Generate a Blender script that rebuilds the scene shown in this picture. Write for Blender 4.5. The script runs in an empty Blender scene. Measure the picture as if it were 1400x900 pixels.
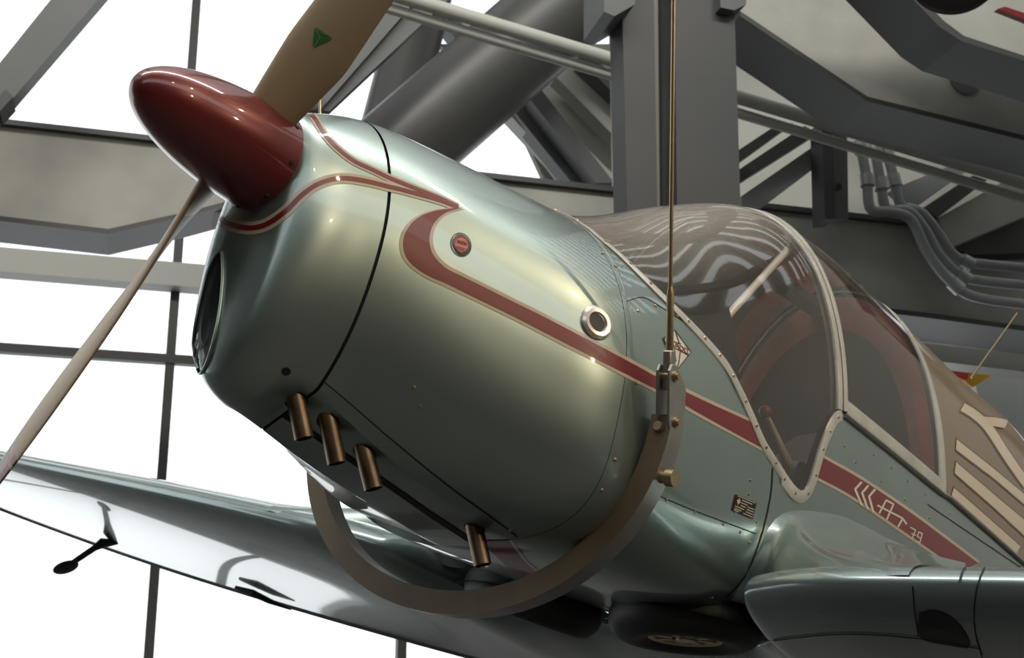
import bpy, math, random
from mathutils import Vector, Matrix
from mathutils.bvhtree import BVHTree
random.seed(4)
C = bpy.context.scene.collection
F = 1800.0; TH = 0.276218
EYE = Vector((0, 0, 1.6))
# ------------------------------------------------------------------ frames
AX = Matrix(((0.59385, -0.77589, 0.21292), (0.79036, 0.61209, 0.0261), (-0.15057, 0.15278, 0.97672)))
# aircraft local frame: x aft, y starboard, z up; origin at the spinner tip
PLANE = Matrix.Translation(Vector((-0.81632, 2.58796, 1.29159)) + EYE) @ AX.to_4x4()
PINV = PLANE.inverted()
def wray(px, py):
    d = Vector(((px-700)/F, 0, 0)) + Vector((0, math.cos(TH), math.sin(TH))) + Vector((0, -math.sin(TH), math.cos(TH)))*(-(py-450)/F)
    return EYE.copy(), d.normalized()
def lray(px, py):
    o, d = wray(px, py)
    return PINV @ o, (PINV.to_3x3() @ d).normalized()
def lplane(px, py, ax, v):
    o, d = lray(px, py); t = (v-o[ax])/d[ax]
    return o + d*t

# ------------------------------------------------------------------ materials
def mat(name, col, metal=0.0, rough=0.5, coat=0.0, coat_r=0.04, noise=0.0, nscale=6.0, spec=0.5, bump=0.0):
    m = bpy.data.materials.new(name); m.use_nodes = True
    nt = m.node_tree; b = nt.nodes['Principled BSDF']
    b.inputs['Base Color'].default_value = (*col, 1)
    b.inputs['Metallic'].default_value = metal; b.inputs['Roughness'].default_value = rough
    b.inputs['Specular IOR Level'].default_value = spec
    b.inputs['Coat Weight'].default_value = coat; b.inputs['Coat Roughness'].default_value = coat_r
    if noise or bump:
        tc = nt.nodes.new('ShaderNodeTexCoord'); n = nt.nodes.new('ShaderNodeTexNoise')
        n.inputs['Scale'].default_value = nscale; n.inputs['Detail'].default_value = 6
        nt.links.new(tc.outputs['Object'], n.inputs['Vector'])
        if noise:
            r = nt.nodes.new('ShaderNodeValToRGB')
            r.color_ramp.elements[0].position = .3; r.color_ramp.elements[1].position = .7
            r.color_ramp.elements[0].color = (*[c*(1-noise) for c in col], 1)
            r.color_ramp.elements[1].color = (*[min(1, c*(1+noise)) for c in col], 1)
            nt.links.new(n.outputs['Fac'], r.inputs['Fac']); nt.links.new(r.outputs['Color'], b.inputs['Base Color'])
        if bump:
            bp = nt.nodes.new('ShaderNodeBump'); bp.inputs['Strength'].default_value = bump; bp.inputs['Distance'].default_value = .01
            nt.links.new(n.outputs['Fac'], bp.inputs['Height']); nt.links.new(bp.outputs['Normal'], b.inputs['Normal'])
    return m
M = {}
M['paint'] = mat('grey_green_lacquer', (.31, .385, .365), .82, .33, .85, .035, .06, 3, bump=.035)
M['paint_wing'] = mat('wing_lacquer', (.31, .385, .385), .6, .26, .9, .03, .06, 1.6, bump=.09)
M['spinner'] = mat('dark_red_lacquer', (.16, .017, .017), .25, .32, 1.0, .04)
M['red'] = mat('stripe_red', (.17, .006, .009), 0, .35, .45, .05)
M['cream'] = mat('stripe_cream', (.52, .43, .31), 0, .35, 1, .04)
M['white'] = mat('marking_white', (.7, .66, .56), 0, .4, .6)
M['black'] = mat('black', (.006, .007, .008), 0, .45)
M['seam'] = mat('seam_black', (.008, .009, .008), 0, .7)
M['blade'] = mat('blade_beige', (.38, .28, .165), .1, .5, .15, .2, .04, 3)
M['bladeback'] = mat('blade_black', (.012, .012, .012), 0, .45)
M['tipred'] = mat('tip_red', (.13, .012, .012), 0, .4, .4)
M['green'] = mat('emblem_green', (.02, .16, .025), 0, .4, .4)
M['orange'] = mat('emblem_orange', (.62, .12, .07), 0, .4, .4)
M['alu'] = mat('polished_aluminium', (.76, .72, .64), .7, .27, 0, noise=.12, nscale=9, bump=.05)
M['satin'] = mat('satin_steel', (.42, .41, .39), .85, .38, noise=.07, nscale=20)
M['bronze'] = mat('brown_steel', (.165, .122, .076), .25, .45, .2, .2, .08, 14)
M['brass'] = mat('brassy_steel', (.5, .4, .25), .9, .32, noise=.1, nscale=60)
M['exhaust'] = mat('heat_tinted_steel', (.14, .10, .062), .9, .36, noise=.35, nscale=18)
M['rubber'] = mat('tyre_rubber', (.022, .022, .022), 0, .55, bump=.1, nscale=40)
M['dark'] = mat('cockpit_dark', (.012, .011, .010), 0, .7)
M['leather'] = mat('dark_leather', (.02, .014, .010), 0, .5, bump=.2, nscale=30)
M['redleather'] = mat('red_brown_upholstery', (.26, .045, .035), 0, .55, noise=.15, nscale=20)
M['tan'] = mat('deck_tan', (.235, .165, .10), .2, .4, .6, .08, .04, 3)
M['deckcream'] = mat('deck_cream', (.62, .52, .40), 0, .4, .5, .08)
M['deckline'] = mat('deck_outline', (.10, .065, .035), 0, .4, .5)
M['concrete'] = mat('concrete', (.36, .36, .33), 0, .8, noise=.16, nscale=1.6, bump=.1)
M['concrete_w'] = mat('concrete_panels', (.33, .33, .30), 0, .8, noise=.10, nscale=1.2)
M['steel'] = mat('dark_grey_steel_paint', (.042, .043, .044), 0, .5, noise=.05, nscale=2)
M['steel_l'] = mat('grey_steel_paint', (.095, .10, .10), 0, .5, noise=.05, nscale=2)
M['tube'] = mat('tube_grey_paint', (.07, .07, .068), 0, .38, noise=.04, nscale=2)
M['pale'] = mat('pale_paint', (.45, .45, .41), 0, .5)
M['pvc'] = mat('conduit_grey', (.30, .315, .325), 0, .5)
M['galv'] = mat('conduit_fitting', (.42, .43, .43), .5, .45)
M['floor'] = mat('stone_floor', (.04, .037, .033), 0, .7, noise=.1, nscale=1)
M['wallw'] = mat('hall_wall', (.11, .098, .082), 0, .8, noise=.05, nscale=.7)
M['yellow'] = mat('banner_yellow', (.8, .45, .02), 0, .6)
M['bannerred'] = mat('banner_red', (.65, .06, .03), 0, .6)
M['lightgrey'] = mat('light_grey_skin', (.55, .57, .58), .2, .5)
M['plate'] = mat('data_plate_brown', (.03, .018, .012), .4, .4)

def glass(name, haze, hz, ior=1.45, tint=(1, 1, 1), dust=0.0):
    m = bpy.data.materials.new(name); m.use_nodes = True; nt = m.node_tree; nt.nodes.clear()
    o = nt.nodes.new('ShaderNodeOutputMaterial'); tr = nt.nodes.new('ShaderNodeBsdfTransparent'); tr.inputs[0].default_value = (*tint, 1)
    df = nt.nodes.new('ShaderNodeBsdfDiffuse'); df.inputs[0].default_value = (*haze, 1)
    gl = nt.nodes.new('ShaderNodeBsdfGlossy'); gl.inputs['Roughness'].default_value = .03
    fr = nt.nodes.new('ShaderNodeFresnel'); fr.inputs[0].default_value = ior
    m1 = nt.nodes.new('ShaderNodeMixShader'); m1.inputs[0].default_value = hz
    if dust:      # dust settled on what faces up
        g = nt.nodes.new('ShaderNodeNewGeometry'); sx = nt.nodes.new('ShaderNodeSeparateXYZ'); ab = nt.nodes.new('ShaderNodeMath'); ab.operation = 'ABSOLUTE'
        mr = nt.nodes.new('ShaderNodeMapRange'); mr.interpolation_type = 'SMOOTHSTEP'
        for k_, v_ in ((1, .35), (2, .98), (3, hz), (4, hz+dust)): mr.inputs[k_].default_value = v_
        nt.links.new(g.outputs['Normal'], sx.inputs[0]); nt.links.new(sx.outputs[2], ab.inputs[0]); nt.links.new(ab.outputs[0], mr.inputs[0]); nt.links.new(mr.outputs[0], m1.inputs[0])
    m2 = nt.nodes.new('ShaderNodeMixShader')
    nt.links.new(tr.outputs[0], m1.inputs[1]); nt.links.new(df.outputs[0], m1.inputs[2])
    nt.links.new(fr.outputs[0], m2.inputs[0]); nt.links.new(m1.outputs[0], m2.inputs[1]); nt.links.new(gl.outputs[0], m2.inputs[2])
    nt.links.new(m2.outputs[0], o.inputs[0])
    return m
M['perspex'] = glass('dusty_perspex', (.66, .63, .56), .06, 1.45, (.96, .96, .95), .42)
M['pane'] = glass('window_glass', (.8, .8, .8), .0, 1.3)

# ------------------------------------------------------------------ mesh helpers
class MB:
    def __init__(s): s.v = []; s.f = []; s.mi = []; s.cur = 0
    def vert(s, p): s.v.append(tuple(p)); return len(s.v)-1
    def face(s, ids): s.f.append(tuple(ids)); s.mi.append(s.cur)
    def grid(s, rows, close=False, wrap=False):
        idx = [[s.vert(p) for p in r] for r in rows]
        n = len(rows[0])
        R = len(rows)
        for i in range(R if wrap else R-1):
            a, b = idx[i], idx[(i+1) % R]
            for j in range(n if close else n-1):
                k = (j+1) % n
                s.face((a[j], a[k], b[k], b[j]))
        return idx
    def ngon(s, pts): s.face([s.vert(p) for p in pts])
    def box(s, lo, hi, m=None):
        m = m or Matrix.Identity(4)
        p = [m @ Vector((x, y, z)) for z in (lo[2], hi[2]) for y in (lo[1], hi[1]) for x in (lo[0], hi[0])]
        i = [s.vert(q) for q in p]
        for q in ((0, 2, 3, 1), (4, 5, 7, 6), (0, 1, 5, 4), (2, 6, 7, 3), (0, 4, 6, 2), (1, 3, 7, 5)): s.face([i[k] for k in q])
    def tube(s, pts, r, n=16, caps=True):
        pts = [Vector(p) for p in pts]
        rr = r if isinstance(r, (list, tuple)) else [r]*len(pts)
        t0 = (pts[1]-pts[0]).normalized()
        nrm = t0.orthogonal().normalized()
        rows = []
        for i, p in enumerate(pts):
            t = (pts[min(i+1, len(pts)-1)]-pts[max(i-1, 0)]).normalized()
            nrm = (nrm - t*nrm.dot(t)).normalized(); bi = t.cross(nrm)
            rows.append([p + (nrm*math.cos(2*math.pi*k/n)+bi*math.sin(2*math.pi*k/n))*rr[i] for k in range(n)])
        idx = s.grid(rows, close=True)
        if caps:
            s.face(list(reversed(idx[0]))); s.face(idx[-1])
    def lathe(s, prof, n=48, m=None, capa=False, capb=False):
        # prof: (x along axis, r) ; axis = local x
        m = m or Matrix.Identity(4)
        idx = s.grid([[m @ Vector((x, r*math.cos(2*math.pi*k/n), r*math.sin(2*math.pi*k/n))) for k in range(n)] for x, r in prof], close=True)
        if capa: s.face(idx[0])
        if capb: s.face(list(reversed(idx[-1])))
    def prism(s, poly, off):
        a = [s.vert(p) for p in poly]; b = [s.vert(Vector(p)+off) for p in poly]
        n = len(a); s.face(a); s.face(list(reversed(b)))
        for i in range(n): s.face((a[i], b[i], b[(i+1) % n], a[(i+1) % n]))
    def build(s, name, m, parent=None, smooth=True, angle=40, mats=None, bevel=0, recalc=True):
        me = bpy.data.meshes.new(name); me.from_pydata(s.v, [], s.f); me.update()
        import bmesh
        if recalc:
            bm = bmesh.new(); bm.from_mesh(me); bmesh.ops.remove_doubles(bm, verts=bm.verts, dist=1e-6)
            bmesh.ops.recalc_face_normals(bm, faces=bm.faces)
            bm.to_mesh(me); bm.free()
        for mm in (mats or [m]): me.materials.append(mm)
        if mats and len(me.polygons) == len(s.mi):
            for p, i in zip(me.polygons, s.mi): p.material_index = i
        o = bpy.data.objects.new(name, me); C.objects.link(o)
        if parent: o.parent = parent
        if bevel:
            b = o.modifiers.new('b', 'BEVEL'); b.width = bevel; b.segments = 2; b.limit_method = 'ANGLE'; b.angle_limit = math.radians(40)
        if smooth:
            for p in me.polygons: p.use_smooth = True
            me.set_sharp_from_angle(angle=math.radians(angle))
        return o
def tag(o, label=None, cat=None, group=None, kind=None):
    if label: o['label'] = label
    if cat: o['category'] = cat
    if group: o['group'] = group
    if kind: o['kind'] = kind
    return o
def empty(name, m=None):
    o = bpy.data.objects.new(name, None); C.objects.link(o); o.empty_display_size = .2
    if m is not None: o.matrix_world = m
    return o
def herm(tab, x):
    n = len(tab)
    if x <= tab[0][0]: return tab[0][1:]
    if x >= tab[-1][0]: return tab[-1][1:]
    for i in range(n-1):
        if tab[i][0] <= x <= tab[i+1][0]: break
    a, b = tab[i], tab[i+1]; h = b[0]-a[0]; t = (x-a[0])/h
    out = []
    for k in range(1, len(a)):
        d = (b[k]-a[k])/h
        def sl(j):
            if j == 0: return (tab[1][k]-tab[0][k])/(tab[1][0]-tab[0][0])
            if j == n-1: return (tab[-1][k]-tab[-2][k])/(tab[-1][0]-tab[-2][0])
            d0 = (tab[j][k]-tab[j-1][k])/(tab[j][0]-tab[j-1][0]); d1 = (tab[j+1][k]-tab[j][k])/(tab[j+1][0]-tab[j][0])
            return 0 if d0*d1 <= 0 else 2*d0*d1/(d0+d1)
        m0, m1 = sl(i), sl(i+1)
        out.append((2*t**3-3*t*t+1)*a[k]+(t**3-2*t*t+t)*h*m0+(-2*t**3+3*t*t)*b[k]+(t**3-t*t)*h*m1)
    return tuple(out)
def lerp_tab(tab, x):
    if x <= tab[0][0]: return tab[0][1]
    for a, b in zip(tab, tab[1:]):
        if x <= b[0]:
            return a[1]+(b[1]-a[1])*(x-a[0])/max(1e-9, b[0]-a[0])
    return tab[-1][1]

# ------------------------------------------------------------------ the body of the aircraft
# s, half width, z of the widest line, top z, bottom z, upper exponent, lower exponent
SEC = [(.386, .070, -.21, .100, -.43, 2.2, 3.0), (.389, .098, -.20, .116, -.465, 2.2, 2.8), (.395, .120, -.195, .128, -.495, 2.1, 2.6), (.41, .143, -.185, .144, -.53, 2.1, 2.4),
       (.45, .174, -.175, .163, -.56, 2, 2.2), (.5, .198, -.16, .188, -.578, 2, 2.1),
       (.6, .233, -.137, .226, -.598, 2, 2.05), (.75, .312, -.18, .252, -.632, 2, 2.3), (.9, .395, -.235, .264, -.655, 2, 2.7),
       (1.05, .485, -.29, .270, -.675, 2.05, 3.1), (1.22, .56, -.33, .277, -.70, 2.1, 3.4), (1.45, .58, -.32, .35, -.712, 2.1, 3.6),
       (1.7, .582, -.30, .47, -.71, 2.1, 4.4), (2.0, .58, -.25, .645, -.705, 2.1, 5.0), (2.4, .57, -.2, .825, -.70, 2.1, 4.6),
       (2.8, .56, -.2, .875, -.69, 2.1, 3.4), (3.4, .54, -.2, .895, -.66, 2.1, 2.6), (4.2, .51, -.18, .90, -.58, 2.1, 2.3),
       (5.0, .47, -.12, .93, -.45, 2.1, 2.2), (6, .30, -.05, .80, -.25, 2, 2), (7, .06, 0, .30, -.06, 2, 2)]
SA, SB, SH, SR = .6, 1.22, 2.42, 3.42
_phi = sorted(set([math.pi/2*(i/40)**5 for i in range(41)]+[math.pi/2*i/60 for i in range(61)]))
_cache = {}
_sec = {}
def sec_at(s):
    """section table with its curvature smoothed along the body"""
    k = round(s, 6)
    if k not in _sec:
        h = max(0.0, min(.16, (s-.42)*.45, (7-s)*.5)); acc = [0]*6; W = 0
        for i in range(-6, 7):
            wt = math.cos(math.pi/2*i/7)**2; W += wt
            for j, v in enumerate(herm(SEC, s+h*i/6)): acc[j] += v*wt
        _sec[k] = tuple(a/W for a in acc)
    return _sec[k]
def section(s, side):
    """half section as (cumulative length, y, z), from top centre to bottom centre"""
    key = (round(s, 6), side)
    if key in _cache: return _cache[key]
    w, zw, zt, zb, nu, nl = sec_at(s)
    if side > 0: nl = 2.0
    pts = [(w*max(0, math.cos(p))**(2/nu), zw+(zt-zw)*math.sin(p)**(2/nu)) for p in reversed(_phi)]
    pts += [(w*max(0, math.cos(p))**(2/nl), zw-(zw-zb)*math.sin(p)**(2/nl)) for p in _phi[1:]]
    if .5 < s < 1.3:      # flat bottom panels of the engine cowling, creased along their upper edge
        f = min(1.0, (s-.5)/.08); yl = .150+(s-.6)*.24
        zl = zw-(zw-zb)*max(0.0, 1-(yl/w)**nl)**(1/nl)
        pts = [(y, z if (y > yl or z > zw) else z+f*(max(z, zl+(zb-zl)*(1-y/yl))-z)) for y, z in pts]
    L = [0.0]
    for a, b in zip(pts, pts[1:]): L.append(L[-1]+math.hypot(b[0]-a[0], b[1]-a[1]))
    _cache[key] = (L, pts); return _cache[key]
import bisect
def bp(s, u, side=-1, off=0.0):
    L, pts = section(s, side)
    # both sides share the port-side parameter above the widest line so that frames stay level
    d = min(1.0, max(0.0, u))*L[-1]
    if side > 0:
        Lp = section(s, -1)[0]; h = len(_phi)-1
        d = u*Lp[-1] if u*Lp[-1] <= Lp[h] else L[h]+(u*Lp[-1]-Lp[h])/(Lp[-1]-Lp[h])*(L[-1]-L[h])
    i = min(len(L)-2, max(0, bisect.bisect_right(L, d)-1)); t = min(1.0, (d-L[i])/max(1e-9, L[i+1]-L[i]))
    a, b = pts[i], pts[i+1]
    y, z = a[0]+(b[0]-a[0])*t, a[1]+(b[1]-a[1])*t
    p = Vector((s, side*y, z))
    if off:
        lo, hi = pts[max(0, i-2)], pts[min(len(pts)-1, i+3)]
        n = Vector((0, -(hi[1]-lo[1])*side, hi[0]-lo[0])).normalized()
        p += n*off
    return p
def u_at_z(s, z):
    L, pts = section(s, -1)
    for i in range(len(pts)-1):
        if pts[i][1] >= z >= pts[i+1][1]:
            t = (pts[i][1]-z)/max(1e-9, pts[i][1]-pts[i+1][1]); return (L[i]+(L[i+1]-L[i])*t)/L[-1]
    return 1.0
def girth(s): return section(s, -1)[0][-1]
def frange(a, b, st):
    n = max(1, round((b-a)/st)); return [a+(b-a)*i/n for i in range(n+1)]
# closed body used for tracing panel lines and paint onto the skin
vb, fb = [], []
ss = frange(.386, .42, .002)[:-1]+frange(.42, 1.3, .015)+frange(1.31, 3.6, .02)+frange(3.65, 7, .1)
NU = 120
for s in ss:
    for k in range(NU+1): vb.append(bp(s, k/NU))
for i in range(len(ss)-1):
    for k in range(NU): fb.append((i*(NU+1)+k, i*(NU+1)+k+1, (i+1)*(NU+1)+k+1, (i+1)*(NU+1)+k))
nb0 = len(vb); vb += [Vector((v.x, -v.y, v.z)) for v in vb[:(NU+1)*40]]
for i in range(39):
    for k in range(NU): fb.append((nb0+i*(NU+1)+k, nb0+(i+1)*(NU+1)+k, nb0+(i+1)*(NU+1)+k+1, nb0+i*(NU+1)+k+1))
vb.append(Vector((.3835, 0, -.17))); cc = len(vb)-1
for k in range(NU): fb.append((k+1, k, cc)); fb.append((nb0+k, nb0+k+1, cc))
BODY = BVHTree.FromPolygons(vb, fb)
def hit(px, py, bvh=None):
    o, d = lray(px, py)
    h = (bvh or BODY).ray_cast(o, d)
    if h[0] is None: return None
    n = h[1] if h[1].dot(d) < 0 else -h[1]
    return h[0], n
def hp(px, py, off=.002, bvh=None):
    h = hit(px, py, bvh)
    return None if h is None else h[0]+h[1]*off
def subdiv(line, step=6):
    out = []
    for a, b in zip(line, line[1:]):
        n = max(1, int(math.hypot(b[0]-a[0], b[1]-a[1])/step))
        out += [(a[0]+(b[0]-a[0])*i/n, a[1]+(b[1]-a[1])*i/n) for i in range(n)]
    return out+[line[-1]]
def smooth_line(P, per=6):
    out = []
    for i in range(len(P)-1):
        p0, p1, p2, p3 = P[max(0, i-1)], P[i], P[i+1], P[min(len(P)-1, i+2)]
        for k in range(per):
            t = k/per
            out.append(tuple(.5*(2*p1[j]+(p2[j]-p0[j])*t+(2*p0[j]-5*p1[j]+4*p2[j]-p3[j])*t*t+(-p0[j]+3*p1[j]-3*p2[j]+p3[j])*t**3) for j in range(2)))
    return out+[tuple(P[-1])]
def resample(P, n):
    L = [0]
    for a, b in zip(P, P[1:]): L.append(L[-1]+math.hypot(b[0]-a[0], b[1]-a[1]))
    out = []
    for i in range(n):
        d = L[-1]*i/(n-1); j = 0
        while j < len(L)-2 and L[j+1] < d: j += 1
        t = (d-L[j])/max(1e-9, L[j+1]-L[j]); out.append((P[j][0]+(P[j+1][0]-P[j][0])*t, P[j][1]+(P[j+1][1]-P[j][1])*t))
    return out
def ribbon(mb, A, B, off=.002, across=4, bvh=None):
    rows = []
    for a, b in zip(A, B):
        r = [hp(a[0]+(b[0]-a[0])*k/across, a[1]+(b[1]-a[1])*k/across, off, bvh) for k in range(across+1)]
        if any(q is None for q in r):
            if len(rows) > 1: mb.grid(rows)
            rows = []
        else: rows.append(r)
    if len(rows) > 1: mb.grid(rows)
def stroke(mb, line, w, off=.0025, bvh=None, step=5, across=2, curve=False):
    P = smooth_line(line, 8) if curve else subdiv(line, step)
    W = w if callable(w) else (lambda t: w)
    A, B = [], []
    for i, p in enumerate(P):
        a, b = P[max(0, i-1)], P[min(len(P)-1, i+1)]
        dx, dy = b[0]-a[0], b[1]-a[1]; l = math.hypot(dx, dy) or 1
        h = W(i/(len(P)-1))/2
        A.append((p[0]-dy/l*h, p[1]+dx/l*h)); B.append((p[0]+dy/l*h, p[1]-dx/l*h))
    ribbon(mb, A, B, off, across, bvh)
def patch(mb, poly, off=.002, bvh=None):
    """small flat patch: fan on the skin"""
    cx = sum(p[0] for p in poly)/len(poly); cy = sum(p[1] for p in poly)/len(poly)
    c = hp(cx, cy, off, bvh)
    ring = [hp(x, y, off, bvh) for x, y in poly]
    if c is None or any(r is None for r in ring): return
    for a, b in zip(ring, ring[1:]+ring[:1]): mb.ngon([c, a, b])
def ell(cx, cy, rx, ry, rot=0, n=28, a0=0, a1=360):
    r = math.radians(rot); out = []
    for k in range(n):
        a = math.radians(a0+(a1-a0)*k/(n if a1-a0 == 360 else n-1))
        x, y = rx*math.cos(a), ry*math.sin(a)
        out.append((cx+x*math.cos(r)-y*math.sin(r), cy+x*math.sin(r)+y*math.cos(r)))
    return out
def frame_at(p, n, up=Vector((0, 0, 1))):
    n = n.normalized(); y = (up - n*up.dot(n)).normalized(); z = n.cross(y)
    m = Matrix((n, y, z)).transposed().to_4x4(); m.translation = p
    return m

plane = empty('light_aircraft', PLANE)
tag(plane, 'silver-green vintage monoplane with red spinner and red stripe, hung from cables', 'aircraft')

# windscreen and canopy base line, read off the near side then used on both
base_px = [(828, 332), (850, 350), (890, 388), (948, 445), (990, 492), (1014, 535), (1030, 570), (1045, 604), (1066, 638), (1083, 663), (1094, 672),
           (1103, 667), (1111, 646), (1122, 608), (1137, 572), (1148, 560)]
bl = []
for p in smooth_line(base_px, 5):
    h = hit(*p)
    if h: bl.append((h[0].x, h[0].z))
bl = [q for i, q in enumerate(bl) if i == 0 or all(q[0] > r[0]+.001 for r in bl[:i])]
RAILZ = bl[-1][1]; SV = bl[-1][0]
s0, z0 = bl[0]
CAN0 = max(1.235, s0-.04)
def base_u(s):
    if s <= CAN0 or s >= SR: return 0.0
    if s < s0:
        return u_at_z(s0, z0)*math.sqrt(min(1.0, (s-CAN0)/(s0-CAN0)))
    if s <= SV: return u_at_z(s, lerp_tab(bl, s))
    return u_at_z(s, RAILZ)
def both(fn): return [fn(-1), fn(1)]
def skin(mb, ss, u0, u1, n, off=0.0):
    """a band of skin from port u0 over the top (u0=0) or as two sides"""
    for side in (-1, 1):
        mb.grid([[bp(s, u0(s)+(u1(s)-u0(s))*k/n, side, off) for k in range(n+1)] for s in ss])
one = lambda s: 1.0; zero = lambda s: 0.0

mb = MB(); skin(mb, frange(.386, .42, .002)[:-1]+frange(.42, SA-.004, .008), zero, one, 72)
# front face of the nose: ring around the spinner, chin with the air intake
face = [bp(.386, k/72, -1) for k in range(73)]+[bp(.386, k/72, 1) for k in range(71, 0, -1)]
cf = Vector((.3845, 0, -.17))
mb.grid([face, [cf+(p-cf)*.9+Vector((-.0008, 0, 0)) for p in face], [cf+(p-cf)*.5+Vector((-.001, 0, 0)) for p in face], [cf+(p-cf)*.02 for p in face]], close=True)
nose = mb.build('nose_cowling', M['paint'], plane, angle=60)
mb = MB(); skin(mb, frange(SA+.004, SB-.001, .015), zero, one, 72); cowl = mb.build('engine_cowling', M['paint'], plane, angle=12)
mb = MB(); skin(mb, frange(SA-.01, SA+.01, .01), zero, one, 72, -.008); skin(mb, frange(SB-.01, SB+.01, .01), zero, one, 72, -.006)
mb.build('cowling_seal', M['seam'], cowl)
sf = frange(SB+.001, CAN0, .02)[:-1]+frange(CAN0, s0, .006)+frange(s0+.01, SV, .01)+frange(SV+.02, SR-.001, .03)
mb = MB(); skin(mb, sf, base_u, one, 64)
sill = lambda s: u_at_z(s, RAILZ-.015*(s-SR))
skin(mb, frange(SR-.001, 7, .08), sill, one, 40)
fus = mb.build('fuselage', M['paint'], plane)
mb = MB(); skin(mb, frange(SR, 7, .08), zero, sill, 30); deck = mb.build('turtle_deck', M['tan'], plane)
mb = MB()
sw = frange(CAN0, s0, .008)+frange(s0+.01, SH, .015)
skin(mb, sw, zero, base_u, 40, .001); ws = mb.build('windscreen', M['perspex'], plane); ws['label'] = 'dusty clear windscreen bubble'
mb = MB(); skin(mb, frange(SH, SR, .03), zero, base_u, 40, .001); rc = mb.build('rear_canopy', M['perspex'], plane); rc['label'] = 'clear sliding rear canopy'

# ---- metal frames of the glazing
def strip(mb, pts, th=.006):
    """pts: list of (s,u) pairs for two edges -> thin raised strip with thickness"""
    for side in (-1, 1):
        top = [[bp(a[0], a[1], side, th), bp((a[0]+b[0])/2, (a[1]+b[1])/2, side, th+.003), bp(b[0], b[1], side, th)] for a, b in pts]
        low = [[bp(a[0], a[1], side, -.004), bp(b[0], b[1], side, -.004)] for a, b in pts]
        mb.grid(top)
        mb.grid([[t[0], l[0]] for t, l in zip(top, low)]); mb.grid([[t[2], l[1]] for t, l in zip(top, low)])
edge = []
cs = frange(CAN0, s0, .01)[:-1]+frange(s0, SV, .01)
pl = [(s, base_u(s)) for s in cs]
# offset the base line in the unrolled skin: use (s, arc length) metric
def arc(s, u):
    return u*1.95
E1, E2 = [], []
for i, (s, u) in enumerate(pl):
    a, b = pl[max(0, i-1)], pl[min(len(pl)-1, i+1)]
    G_ = girth(s); ds, du = b[0]-a[0], (b[1]-a[1])*G_; l = math.hypot(ds, du) or 1
    nx, ny = -du/l, ds/l
    w1, w2 = .003, (.024 if i < len(pl)*.7 else .036)
    E1.append((s-nx*w1, max(0, u-ny*w1/G_))); E2.append((s+nx*w2, max(0, u+ny*w2/G_)))
mb = MB(); strip(mb, list(zip(E1, E2)), .004); wf = mb.build('windscreen_frame', M['alu'], plane)
mb = MB(); us = [base_u(SV-.005)*k/60 for k in range(61)]
tilt = lambda k: .0
strip(mb, [((SH-.036, u), (SH-.002, u)) for u in us], .005); strip(mb, [((SH+.004, u), (SH+.032, u)) for u in us], .009)
hoop = mb.build('canopy_hoop', M['alu'], plane)
mb = MB()
for side in (-1, 1):
    mb.grid([[bp(SH-.055, u, side, -.014), bp(SH+.01, u, side, -.016)] for u in us])
mb.build('hoop_liner', M['satin'], hoop)
mb = MB(); skin(mb, [SH-.002, SH+.004], zero, lambda s: us[-1], 60, .004); mb.build('hoop_seal', M['seam'], hoop)
mb = MB(); us2 = [base_u(SR-.002)*k/60 for k in range(61)]
strip(mb, [((SR-.05, u), (SR+.012, u)) for u in us2], .005); mb.build('rear_frame', M['alu'], rc)
mb = MB(); sr = frange(SV+.0, SR+.0, .04)
strip(mb, [((s, base_u(s)-.022), (s, base_u(s)-.002)) for s in frange(SV+.03, SR-.002, .04)], .004)
mb.build('canopy_sill_strip', M['alu'], rc)
mb = MB()
for side in (-1, 1):
    mb.tube([bp(s, sill(s) if s >= SR else base_u(min(s, SR-.002))+.004, side, .006) for s in frange(SV+.03, 4.9, .08)], .009, 8)
mb.build('canopy_rail', M['satin'], plane)

# ---- cockpit interior
mb = MB()
for side in (-1, 1):
    mb.grid([[bp(s, base_u(s)+.004+(1-base_u(s)-.004)*k/20, side, -.03) for k in range(21)] for s in frange(1.8, 3.38, .04)])
mb.ngon([bp(1.8, .2+.8*k/16, -1, -.03) for k in range(17)]+[bp(1.8, .2+.8*k/16, 1, -.03) for k in range(16, -1, -1)])
tub = mb.build('cockpit_tub', M['dark'], plane, recalc=False)
mb = MB()   # coaming: the deck carried on under the windscreen up to the instrument panel
rows = []
for s in frange(CAN0+.02, 1.86, .03):
    p = bp(s, base_u(s)+.004, -1); y0, zz = -p.y-.012, p.z
    h0 = .255-zz
    rows.append([Vector((s, y0*t, zz+max(0.0, h0)*(1-abs(t)**2.4)*.72)) for t in [k/12-1 for k in range(25)]])
mb.grid(rows); coam = mb.build('instrument_coaming', M['paint'], plane)
mb = MB(); last = rows[-1]
mb.grid([last, [Vector((q.x+.01, q.y*.97, min(q.z-.02, -.05))) for q in last], [Vector((q.x+.03, q.y*.8, -.35)) for q in last]])
mb.build('instrument_panel', M['dark'], plane)
mb = MB()
ub = u_at_z(SR-.04, -.5)
ring = [bp(SR-.045, .0+ub*k/40, -1, -.02) for k in range(41)]; ringm = [Vector((p.x, -p.y, p.z)) for p in ring]
full = ring[::-1]+ringm[1:]
inn = [Vector((p.x-.004, p.y*.83, (p.z+.2)*.86-.2)) for p in full]
mb.grid([full, [Vector((p.x-.02, p.y*.92, (p.z+.2)*.935-.2)) for p in full], inn])
mb.build('bulkhead_upholstery', M['redleather'], plane)
mb = MB(); mb.ngon([Vector((p.x+.01, p.y, p.z)) for p in full]); mb.build('rear_bulkhead', M['dark'], plane, smooth=False)
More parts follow.
